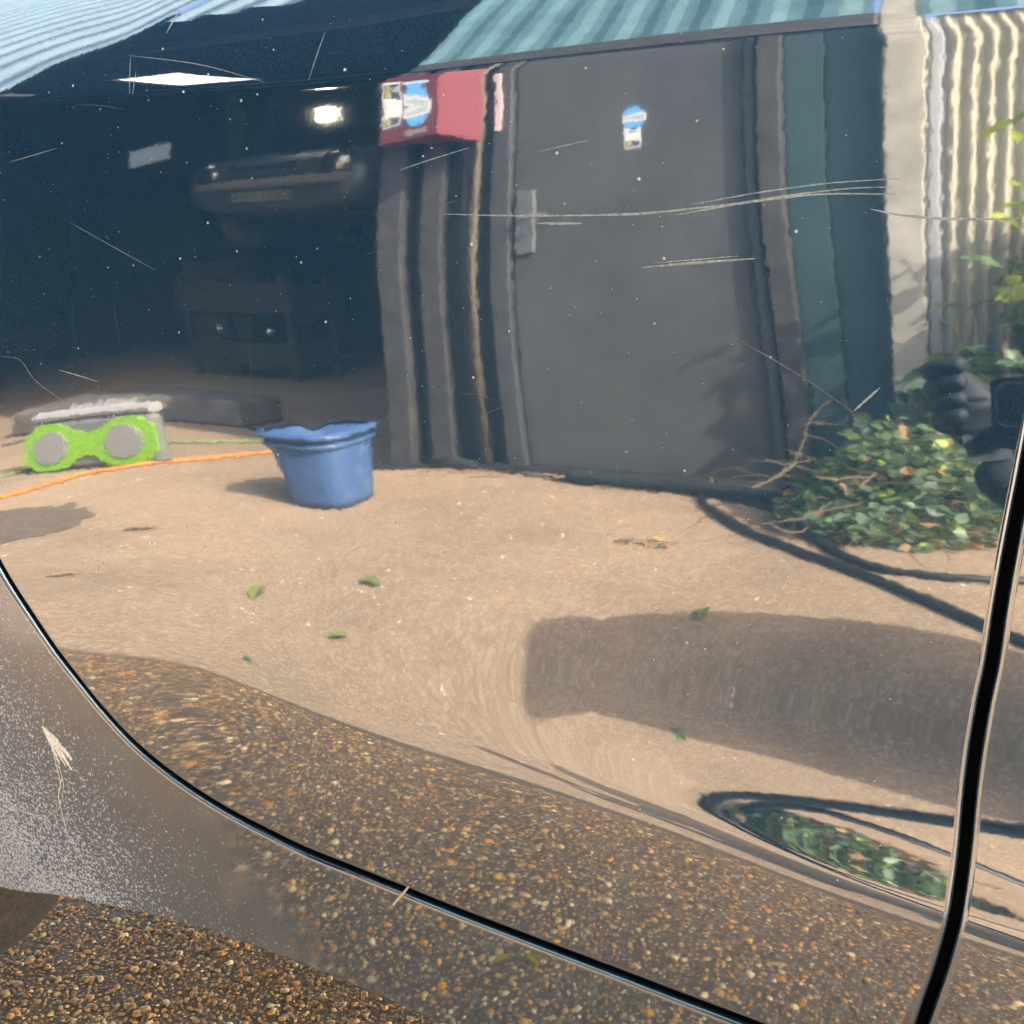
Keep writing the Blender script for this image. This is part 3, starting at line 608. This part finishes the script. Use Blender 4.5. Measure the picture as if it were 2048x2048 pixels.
# ------------------------------------------------------------------ red box with stickers on the posts
rbx = empty('red_box', (-1.8, WY+.1, 1.5), 'maroon and red metal box with white and blue stickers above the bay post', 'box')
M_mar = mat('maroon', (.10, .018, .027), .45); M_red = mat('red_side', (.15, .007, .018), .45)
MB().add([(-2.03, WY+.14, 1.46), (-1.80, WY+.14, 1.46), (-1.80, WY+.14, 1.86), (-2.03, WY+.14, 1.86), (-2.03, WY+.101, 1.46), (-1.66, WY+.04, 1.41), (-1.66, WY+.04, 1.86), (-2.03, WY+.101, 1.86)],
         [(0, 1, 2, 3), (0, 3, 7, 4), (0, 4, 5, 1), (3, 2, 6, 7), (4, 7, 6, 5)]).build('case', M_mar, rbx)
MB().add([(-1.799, WY+.142, 1.46), (-1.66, WY+.045, 1.41), (-1.66, WY+.045, 1.86), (-1.799, WY+.142, 1.86), (-1.81, WY+.12, 1.46), (-1.67, WY+.03, 1.41), (-1.67, WY+.03, 1.86), (-1.81, WY+.12, 1.86)],
         [(0, 1, 2, 3), (4, 7, 6, 5), (0, 4, 5, 1), (3, 2, 6, 7)]).build('side_panel', M_red, rbx)
M_white = mat('sticker_white', (.62, .62, .60), .5); M_blue = mat('sticker_blue', (.10, .34, .62), .5); M_navy = mat('sticker_navy', (.02, .035, .06), .5); M_gold = mat('sticker_gold', (.5, .42, .1), .5)
def disc(name, c, r, m, parent, y, n=28): MB().add([(c[0]+r*math.cos(a), y, c[1]+r*math.sin(a)) for a in np.linspace(0, 2*math.pi, n, endpoint=False)], [tuple(range(n-1, -1, -1))]).build(name, m, parent)
def plate(name, x0, x1, z0, z1, m, parent, y): return MB().add([(x0, y, z0), (x1, y, z0), (x1, y, z1), (x0, y, z1)], [(3, 2, 1, 0)]).build(name, m, parent)
def stickers(cx, cz, wx, wz, parent, y, s=1.0):
    disc('round_sticker', (cx, cz), .052*s, M_blue, parent, y)
    plate('sticker_band', cx-.054*s, cx+.054*s, cz-.017*s, cz+.017*s, M_white, parent, y+.0006)
    for k in range(8): plate('lettering', cx-.044*s+k*.0112*s, cx-.044*s+k*.0112*s+.007*s, cz-.007*s, cz+.008*s, mat('grey_ink', (.25, .28, .32), .6) if k == 0 else bpy.data.materials['grey_ink'], parent, y+.0012)
    plate('notice', wx-.036*s, wx+.036*s, wz-.048*s, wz+.048*s, M_white, parent, y)
    plate('notice_base', wx-.030*s, wx+.030*s, wz-.042*s, wz-.016*s, M_navy, parent, y+.0006)
    disc('notice_badge', (wx-.014*s, wz-.029*s), .010*s, M_gold, parent, y+.0012, 14)
    for k in range(6): plate('lettering', wx-.022*s+k*.0075*s, wx-.022*s+k*.0075*s+.005*s, wz+.025*s, wz+.033*s, M_navy, parent, y+.0006)
stickers(-1.105, 1.418, -1.11, 1.340, door, WY+.0025, .85)
stickers(-1.885, 1.56, -1.985, 1.575, rbx, WY+.1425, 1.0)
plate('small_label', -1.93, -1.84, 1.475, 1.495, mat('dull_label', (.20, .17, .14), .6), rbx, WY+.143)
tag(MB().box((-1.612, WY+.031, 1.44), (-1.588, WY+.04, 1.58), bev=.002).build('paper_strip', mat('paper_pink', (.5, .40, .40), .7)), 'small pinkish paper strip fixed to the door frame', 'label')

# ------------------------------------------------------------------ blue bucket
bk = empty('bucket', (-1.99, -2.03, 0), 'scuffed blue plastic bucket with thick rim on the sunlit concrete', 'bucket')
def bucket_material():
    m, t, b = newmat('blue_plastic'); L = t.links.new; tc = t.nodes.new('ShaderNodeTexCoord')
    n = t.nodes.new('ShaderNodeTexNoise'); n.inputs['Scale'].default_value = 16; n.inputs['Detail'].default_value = 7; n.inputs['Roughness'].default_value = .7; L(tc.outputs['Object'], n.inputs['Vector'])
    r_ = ramp(t, [(.0, (.036, .075, .18)), (.56, (.046, .092, .21)), (.66, (.09, .14, .26)), (.76, (.26, .30, .38))]); L(n.outputs['Fac'], r_.inputs[0]); L(r_.outputs[0], b.inputs['Base Color'])
    b.inputs['Roughness'].default_value = .45; return m
M_blueb = bucket_material()
def ring(cx, cy, a, z, n=48, p=3.2):
    th = np.linspace(0, 2*math.pi, n, endpoint=False); c, s_ = np.cos(th), np.sin(th)
    return np.c_[cx+.86*a*np.sign(c)*abs(c)**(2/p), cy+a*.78*np.sign(s_)*abs(s_)**(2/p), np.full(n, z) if np.isscalar(z) else z]
def loft(rings, capb=True):
    n = len(rings[0]); f = [(i*n+k, i*n+(k+1) % n, (i+1)*n+(k+1) % n, (i+1)*n+k) for i in range(len(rings)-1) for k in range(n)]
    if capb: f.append(tuple(range(n-1, -1, -1)))
    return MB().add(np.vstack(rings), f)
th48 = np.linspace(0, 2*math.pi, 48, endpoint=False); dip = -.030*np.exp(-((th48-R(235))/.35)**2)
C0, C1 = (-1.985, -2.03), (-2.015, -2.03)
H = .285
loft([ring(*C0, .162, .004), ring(-1.986, -2.03, .168, .03), ring(-1.995, -2.03, .182, .14), ring(-2.008, -2.03, .194, H-.035), ring(-2.012, -2.03, .198, H-.012+dip*.8), ring(-2.012, -2.03, .190, H-.008+dip*.8), ring(-2.0, -2.03, .170, .14), ring(-1.985, -2.03, .142, .02)]).build('tub', M_blueb, bk, True)
loft([ring(-2.014, -2.03, .198, H-.055), ring(-2.014, -2.03, .212, H-.05), ring(-2.014, -2.03, .210, H-.036), ring(-2.014, -2.03, .198, H-.034)], False).build('rim_bead', M_blueb, bk, True)
loft([ring(-2.015, -2.03, .198, H-.02+dip), ring(-2.016, -2.03, .228, H-.016+dip), ring(-2.016, -2.03, .230, H-.002+dip), ring(-2.015, -2.03, .196, H+.004+dip)], False).build('rim', M_blueb, bk, True)

# ------------------------------------------------------------------ green and grey crate
gb = empty('storage_crate', (-3.3, -2.5, 0), 'grey crate with lime green bow-tie front panel at the bay entrance', 'crate', rz=0)
M_lime = mat('lime_green', (.20, .42, .010), .6, var=.35, scale=120, bump=.8, bscale=160); M_gg = mat('crate_grey', (.13, .13, .12), .6, var=.2, scale=40); M_disc = mat('disc_grey', (.22, .21, .195), .6)
fx0, fx1, fy = -3.66, -3.05, -2.33
MB().box((fx0, fy-.05, .005), (fx1, fy, .245), bev=.02).build('body', M_gg, gb)
bt = [(0, .05), (.06, .0), (.19, -.0), (.26, .05), (.305, .062), (.35, .05), (.42, .0), (.55, .0), (.61, .06), (.61, .18), (.55, .225), (.45, .225), (.38, .185), (.305, .168), (.23, .185), (.16, .225), (.05, .225), (0, .17)]
pv = [(fx0+x, fy+.001, .012+z) for x, z in bt]+[(fx0+x, fy+.010, .012+z) for x, z in bt]; nb_ = len(bt)
MB().add(pv, [tuple(range(2*nb_-1, nb_-1, -1))]+[(k, (k+1) % nb_, nb_+(k+1) % nb_, nb_+k) for k in range(nb_)]).build('front_panel', M_lime, gb)
for cx in (fx0+.125, fx1-.125): MB().lathe([(.080, .0), (.080, .006), (.0, .007)], 32, (cx, fy+.010, .125), axis='y').build('round_boss', M_disc, gb)
MB().tube([(fx0+.02, fy-.02, .27), (fx0+.02, fy-.045, .27), (fx1-.02, fy-.045, .27), (fx1-.02, fy-.02, .27), (fx0+.02, fy-.02, .27)], .022, 8).build('lid_rim', mat('lid_grey', (.28, .27, .26), .6), gb)
for k in range(14): MB().tube([(fx0+.16+k*.024, fy-.03-.02*rng.random(), .25), (fx0+.17+k*.024, fy-.05, .30+.02*rng.random())], .008, 5).build('rag_fringe', M_disc, gb)

# ------------------------------------------------------------------ hoses, cords, tubes
def cord(name, pts, rad, m, label, cat, z=None, n=60):
    P = spline([(x, y, (z if z is not None else rad)+ (q[0] if q else 0)) for x, y, *q in pts], n)
    return tag(MB().tube(P, rad, 8).build(name, m, None, True), label, cat)
M_orange = mat('orange_cord', (.44, .15, .02), .6); M_grn = mat('green_hose', (.13, .17, .05), .6); M_black = mat('black_hose', (.014, .016, .017), .5, var=.3, scale=60)
cord('extension_cord', [(-3.55, -1.2), (-3.28, -1.75), (-3.26, -2.0), (-3.27, -2.19), (-3.14, -2.28), (-3.02, -2.44), (-2.94, -2.69), (-2.7, -3.1)], .010, M_orange, 'orange extension cord curving past the green crate', 'cord')
cord('garden_hose', [(-4.1, -1.9), (-3.78, -2.28), (-3.68, -2.72), (-3.46, -2.76), (-3.19, -3.0), (-2.6, -3.3), (-2.1, -3.2)], .009, M_grn, 'thin dull green hose running behind the crate', 'hose')
cord('power_cable', [(-4.8, -3.1), (-4.45, -3.66), (-4.06, -3.6), (-3.51, -3.35), (-3.0, -3.2)], .008, M_black, 'thin black cable lying inside the bay', 'cable')
cord('rubber_hose', [(-1.16, -2.53), (-1.05, -2.52), (-.93, -2.45), (-.82, -2.22), (-.62, -1.92), (-.46, -1.74), (-.27, -1.53), (-.12, -1.35), (.02, -1.2), (.3, -1.0), (.9, -1.1)], .0125, M_black, 'thick black hose crossing the concrete towards the photographer', 'hose', n=120)
cord('rubber_hose', [(-.80, -2.34), (-.66, -2.25), (-.56, -2.06), (-.44, -1.85), (-.32, -1.67), (-.24, -1.61), (-.14, -1.60), (.0, -1.64), (.4, -1.9), (1.2, -2.0)], .0125, M_black, 'black hose leading out of the foam pipe beside the ivy', 'hose', n=120)
M_foam = mat('black_foam', (.012, .015, .015), .9, var=.3, scale=30)
cord('foam_pipe', [(-1.33, -2.43), (-1.06, -2.42), (-.80, -2.36), (-.61, -2.32)], .030, M_foam, 'long black foam pipe lying along the foot of the door', 'pipe', n=30)
tl = empty('sprayer_lance', (-1.8, -2.55, 0), 'short black sprayer grip with thin lance on the concrete', 'sprayer')
MB().tube([(-1.90, -2.56, .022), (-1.80, -2.55, .022), (-1.72, -2.53, .018)], [.022, .024, .016], 10).build('grip', M_foam, tl, True)
MB().tube(spline([(-1.72, -2.53, .012), (-1.55, -2.49, .008), (-1.35, -2.44, .010)], 20), .006, 6).build('lance', M_black, tl, True)

# ------------------------------------------------------------------ leaves, ivy and shrub
def leafmat(name, c):
    m, t, b = newmat(name); b.inputs['Base Color'].default_value = (*c, 1); b.inputs['Roughness'].default_value = .45
    tr = t.nodes.new('ShaderNodeBsdfTranslucent'); tr.inputs[0].default_value = (c[0]*1.3, c[1]*1.3, c[2]*.6, 1)
    mx = t.nodes.new('ShaderNodeMixShader'); mx.inputs[0].default_value = .35; t.links.new(b.outputs[0], mx.inputs[1]); t.links.new(tr.outputs[0], mx.inputs[2])
    t.links.new(mx.outputs[0], t.nodes['Material Output'].inputs[0]); return m
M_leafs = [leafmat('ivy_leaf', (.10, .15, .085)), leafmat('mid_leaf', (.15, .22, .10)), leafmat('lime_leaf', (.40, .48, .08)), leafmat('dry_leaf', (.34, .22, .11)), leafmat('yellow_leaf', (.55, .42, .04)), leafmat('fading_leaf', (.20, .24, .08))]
M_stem = mat('stem', (.16, .12, .075), .8)
def leaf_geo(mb, c, size, d, up, w_=.5):
    d = np.array(d, float); d /= np.linalg.norm(d); up = np.array(up, float); sd_ = np.cross(d, up); sd_ /= np.linalg.norm(sd_)+1e-9; nn = np.cross(sd_, d)
    c = np.array(c, float)
    P = [c, c+d*size*.3+sd_*size*w_*.5+nn*size*.06, c+d*size*.65+sd_*size*w_*.42+nn*size*.04, c+d*size-nn*size*.1, c+d*size*.65-sd_*size*w_*.42+nn*size*.04, c+d*size*.3-sd_*size*w_*.5+nn*size*.06, c+d*size*.5-nn*size*.04]
    mb.add(P, [(0, 1, 6), (1, 2, 6), (2, 3, 6), (3, 4, 6), (4, 5, 6), (5, 0, 6)])
def rdir(): 
    v = rng.standard_normal(3); return v/np.linalg.norm(v)
ivy = empty('ivy_heap', (-.33, -2.1, 0), 'heap of cut ivy and dry stems lying against the white post', 'ivy')
mbs = [MB() for _ in range(4)]; st = MB()
for k in range(1500):
    a = rng.uniform(0, 2*math.pi); q = math.sqrt(rng.random()); x = -.30+.30*q*math.cos(a); y = -2.14+.30*q*math.sin(a)
    hmax = .36*max(0, 1-q**1.6)*(1.0 if x > -.42 else .8)+.03; z = hmax*rng.random()**.45
    leaf_geo(mbs[rng.choice(4, p=[.52, .34, .06, .08])], (x, y, z+.006), rng.uniform(.025, .055), rdir()*[1, 1, .5], (0, 0, 1)+.6*rng.standard_normal(3), .7)
for k in range(70):
    a = rng.uniform(0, 2*math.pi); x = -.30+.26*math.cos(a)*rng.random(); y = -2.1+.27*math.sin(a)*rng.random(); p = np.array([x, y, rng.uniform(.02, .25)]); d = rdir()*[1, 1, .4]; pts = [p]
    for s_ in range(5): d = d+.4*rdir()*[1, 1, .5]; p = p+d/np.linalg.norm(d)*.05; p[2] = max(.006, p[2]); pts.append(p)
    st.tube(pts, .0022, 5)
st.tube(spline([(-.42, -2.05, .06), (-.6, -2.2, .12), (-.75, -2.35, .12), (-.86, -2.42, .07), (-.84, -2.38, .01)], 30), .003, 5)
for mb, m in zip(mbs, M_leafs): o = mb.build('leaves', m, ivy); o['kind'] = 'stuff'
o = st.build('stems', M_stem, ivy); o['kind'] = 'stuff'
shr = empty('shrub', (-.02, -2.15, 0), 'leafy green shrub growing in front of the cream corrugated sheets', 'shrub')
mbs = [MB() for _ in range(4)]; st = MB()
for k in range(84):
    p = np.array([rng.uniform(-.235, .36), rng.uniform(-2.56, -2.32), .0]); tgt = np.array([p[0]+rng.normal()*.08, p[1]+rng.normal()*.08, rng.uniform(.55, 1.22)])
    if p[0] < -.06: tgt[2] = min(tgt[2], .25+.5*rng.random()**2)
    pts = [p+(tgt-p)*s_+rng.normal(size=3)*.012 for s_ in np.linspace(0, 1, 7)]; st.tube(pts, np.linspace(.005, .0018, 7), 5)
    for q in range(20):
        s_ = rng.uniform(.04, 1.0); c = p+(tgt-p)*s_+rng.normal(size=3)*.02; d = rdir()*[1, 1, .5]
        top_ = c[2] > .72  # upper leaves picked lighter: sunlight put into their colour
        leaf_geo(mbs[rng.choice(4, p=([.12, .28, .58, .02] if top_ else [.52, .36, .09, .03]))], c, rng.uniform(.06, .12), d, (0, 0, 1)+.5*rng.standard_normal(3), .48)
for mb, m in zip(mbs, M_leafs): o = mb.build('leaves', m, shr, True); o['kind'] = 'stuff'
o = st.build('stems', M_stem, shr); o['kind'] = 'stuff'
# fallen leaves
def fallen(x, y, size, mi, label, rz=None, curl=.3):
    mb = MB(); a = rng.uniform(0, 6.28) if rz is None else rz; leaf_geo(mb, (x, y, .010), size, (math.cos(a), math.sin(a), .02), (0, 0, 1), .45)
    return tag(mb.build('fallen_leaf', M_leafs[mi]), label, 'leaf', 'fallen leaves on the concrete')
for (x, y, s_, mi, lb, rz) in ((-1.59, -1.13, .10, 5, 'green leaf on the concrete before the bucket', 1.2), (-1.36, -1.31, .08, 5, 'green leaf lying between bucket and car', .2), (-1.20, -1.02, .07, 5, 'small green leaf nearer the car', 2.5),
        (-.54, -1.30, .06, 5, 'green leaf in the shade of the photographer', 1.5), (-2.19, -1.48, .07, 3, 'reddish dry leaf left of the bucket shadow', 2.9), (-1.89, -.97, .06, 3, 'curled reddish leaf near the car', 2.2), (-1.32, -.70, .03, 0, 'dark shrivelled leaf near the car', 0)):
    fallen(x, y, s_, mi, lb, rz)
tw = empty('fallen_twig', (-.83, -1.79, 0), 'dry twig with shrivelled leaves lying on the sunlit concrete', 'twig')
MB().tube(spline([(-.93, -1.78, .008), (-.85, -1.80, .012), (-.76, -1.79, .01)], 8), .0025, 5).build('stem', M_stem, tw)
for k in range(7): mb = MB(); leaf_geo(mb, (-.92+k*.025, -1.79+rng.normal()*.015, .012), .04, rdir()*[1, 1, .2], (0, 0, 1)); mb.build('leaf', M_leafs[(3, 0, 3, 4, 3, 0, 3)[k]], tw)
fallen(-.45, -.108, .022, 4, 'bright yellow leaf on the pebbles beside the sill', .4); fallen(-.462, -.10, .018, 4, 'second yellow leaf touching the bright one', 2.0)
# grit and litter in the sun: pale chippings
gr = MB()
for k in range(420):
    x = rng.uniform(-3.4, .3); y = rng.uniform(-2.4, -.8); s_ = rng.uniform(.002, .006)
    gr.add([(x+s_*math.cos(a)*rng.uniform(.6, 1.3), y+s_*math.sin(a), .001) for a in (0, 1.6, 3.1, 4.7)]+[(x, y, s_*.8)], [(0, 1, 4), (1, 2, 4), (2, 3, 4), (3, 0, 4)])
tag(gr.build('chippings', mat('chippings', (.50, .43, .34), .7, var=.4, scale=3)), 'pale loose stone chippings scattered over the concrete', None, None, 'stuff')

# ------------------------------------------------------------------ the photographer
M_cloth = mat('dark_jacket', (.016, .018, .022), .8, var=.3, scale=25, bump=.3, bscale=30)
M_hand = mat('dark_hand', (.013, .016, .022), .7, var=.3, scale=60)  # one even dark colour for both hands
M_hair = mat('dark_hair', (.02, .015, .012), .6); M_skin = mat('skin', (.40, .25, .18), .5)
per = empty('person', (.48, -.92, 0), 'person in dark jacket with dark hands crouching to photograph the car door', 'person')
def skin(name, verts, edges, rad, m, parent, sub=2):
    me = bpy.data.meshes.new(name); me.from_pydata(verts, edges, []); me.materials.append(m)
    o = bpy.data.objects.new(name, me); col.objects.link(o); o.parent = parent; o.matrix_parent_inverse = world_of(parent).inverted()
    sk_ = o.modifiers.new('skin', 'SKIN'); sk_.use_smooth_shade = True
    for k, r_ in enumerate(rad): 
        sv = me.skin_vertices[0].data[k]; sv.radius = (r_, r_) if np.isscalar(r_) else r_; sv.use_root = (k == 0)
    ss = o.modifiers.new('sub', 'SUBSURF'); ss.levels = sub; ss.render_levels = sub
    return o
ph = CAM-FWD*.008       # phone body just behind its own lens
def pp(a, b, c): return tuple(CAM+RGT*a+UPV*b-FWD*c)
hl = pp(-.105, -.035, .05)  # left wrist area
V = [(.64, -.82, .34), (.61, -.78, .52), (.56, -.72, .69), (.50, -.69, .78), (.44, -.67, .85), (.40, -.66, .91), (.345, -.655, 1.02),   # pelvis..head
     (.26, -.82, .76), (.15, -.86, .58), pp(-.02, -.16, .13), pp(-.07, -.075, .055),          # left arm
     (.56, -.53, .76), (.48, -.50, .60), pp(.24, -.06, .10), pp(.175, -.02, .05),              # right arm
     (.44, -.86, .33), (.26, -.72, .48), (.36, -.86, .10), (.22, -.80, .045),                        # left leg
     (.62, -.74, .33), (.50, -.52, .46), (.60, -.60, .10), (.48, -.54, .045)]
E_ = [(0,1),(1,2),(2,3),(3,4),(4,5),(5,6),(3,7),(7,8),(8,9),(9,10),(3,11),(11,12),(12,13),(13,14),(0,15),(15,16),(16,17),(17,18),(0,19),(19,20),(20,21),(21,22)]
RD = [.18,.19,.22,.20,.08,.10,.060,.075,.055,.042,.030,.075,.055,.042,.030,.10,.07,.05,.035,.10,.07,.05,.035]
skin('body', V, E_, RD, M_cloth, per)
MB().lathe([(0, .11), (.05, .10), (.085, .06), (.098, .0), (.095, -.05), (.08, -.09)], 20, (.40, -.67, .93)).build('hair', M_hair, per, True)
def hand(side_, ox, base):
    # palm behind the phone's end, four fingers curling over its edge, thumb along the back
    Vh = [pp(ox+side_*.030, -.055, .052), pp(ox+side_*.018, -.015, .045), pp(ox+side_*.012, .015, .040)]; Eh = [(0, 1), (1, 2)]; Rh = [.026, .030, .024]
    for k in range(4):
        oy = .030-.0185*k; i0 = len(Vh)
        Vh += [pp(ox+side_*.034, oy+.002-.004*k, .036), pp(ox+side_*(.042-.003*k), oy+.004, .006), pp(ox+side_*(.020-.003*k), oy+.010, -.006), pp(ox-side_*.004, oy+.014, -.004)]
        Eh += [(2 if k < 2 else 1, i0), (i0, i0+1), (i0+1, i0+2), (i0+2, i0+3)]; Rh += [.0125, .0118, .0112, .0095]
    i0 = len(Vh); Vh += [pp(ox-side_*.012, -.040, .036), pp(ox-side_*.040, -.022, .022)]; Eh += [(0, i0), (i0, i0+1)]; Rh += [.012, .010]
    o = skin('hand', Vh, Eh, Rh, M_hand, per); return o
hand(-1, -.052, None); hand(1, .135, None)
phn = empty('phone', tuple(CAM-FWD*.012), 'black phone with square lens bump held in dark hands', 'phone')
M_phone = mat('phone_black', (.012, .014, .015), .25); M_bump = mat('lens_bump', (.006, .010, .010), .08); M_rimm = mat('bump_rim', (.30, .29, .28), .3, .7)
def rrect(x0, x1, y0, y1, c0, c1, r_=.010, n=6):
    out = []
    for (cx, cy, a0) in ((x1-r_, y1-r_, 0), (x0+r_, y1-r_, 90), (x0+r_, y0+r_, 180), (x1-r_, y0+r_, 270)):
        out += [(cx+r_*math.cos(R(a0+90*k/n)), cy+r_*math.sin(R(a0+90*k/n))) for k in range(n+1)]
    m_ = len(out); return MB().add([pp(x, y, c0) for x, y in out]+[pp(x, y, c1) for x, y in out], [tuple(range(m_)), tuple(range(2*m_-1, m_-1, -1))]+[(k, (k+1) % m_, m_+(k+1) % m_, m_+k) for k in range(m_)])
rrect(-.034, .135, -.052, .028, .009, .018).build('case', M_phone, phn)
rrect(-.028, .022, -.026, .022, .0062, .009).build('bump_rim', M_rimm, phn)
rrect(-.026, .020, -.024, .020, .0050, .0062).build('lens_bump', M_bump, phn)

# dark sheet on the concrete standing in for a cast shadow
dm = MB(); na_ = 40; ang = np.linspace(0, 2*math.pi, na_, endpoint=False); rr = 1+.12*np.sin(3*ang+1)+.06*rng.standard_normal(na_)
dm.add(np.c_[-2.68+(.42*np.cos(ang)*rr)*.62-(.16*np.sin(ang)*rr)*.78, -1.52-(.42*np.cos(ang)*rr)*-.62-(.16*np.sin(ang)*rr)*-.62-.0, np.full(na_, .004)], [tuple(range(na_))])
tag(dm.build('shadow_patch', mat('shadow_tone', (.13, .098, .070), .5, var=.3, scale=30)), 'dark patch painted as a shadow on the concrete', None, None, 'structure')

# dry litter blown against the foot of the wall
lt = MB()
for k in range(260):
    x = rng.uniform(-1.95, -.35); y = WY+.075+abs(rng.normal())*.06; leaf_geo(lt, (x, y, .004+.006*rng.random()), rng.uniform(.008, .026), rdir()*[1, 1, .15], (0, 0, 1)+.3*rng.standard_normal(3), .5)
tag(lt.build('leaf_litter', M_leafs[3]), 'dry brown leaf litter along the foot of the workshop wall', None, None, 'stuff')
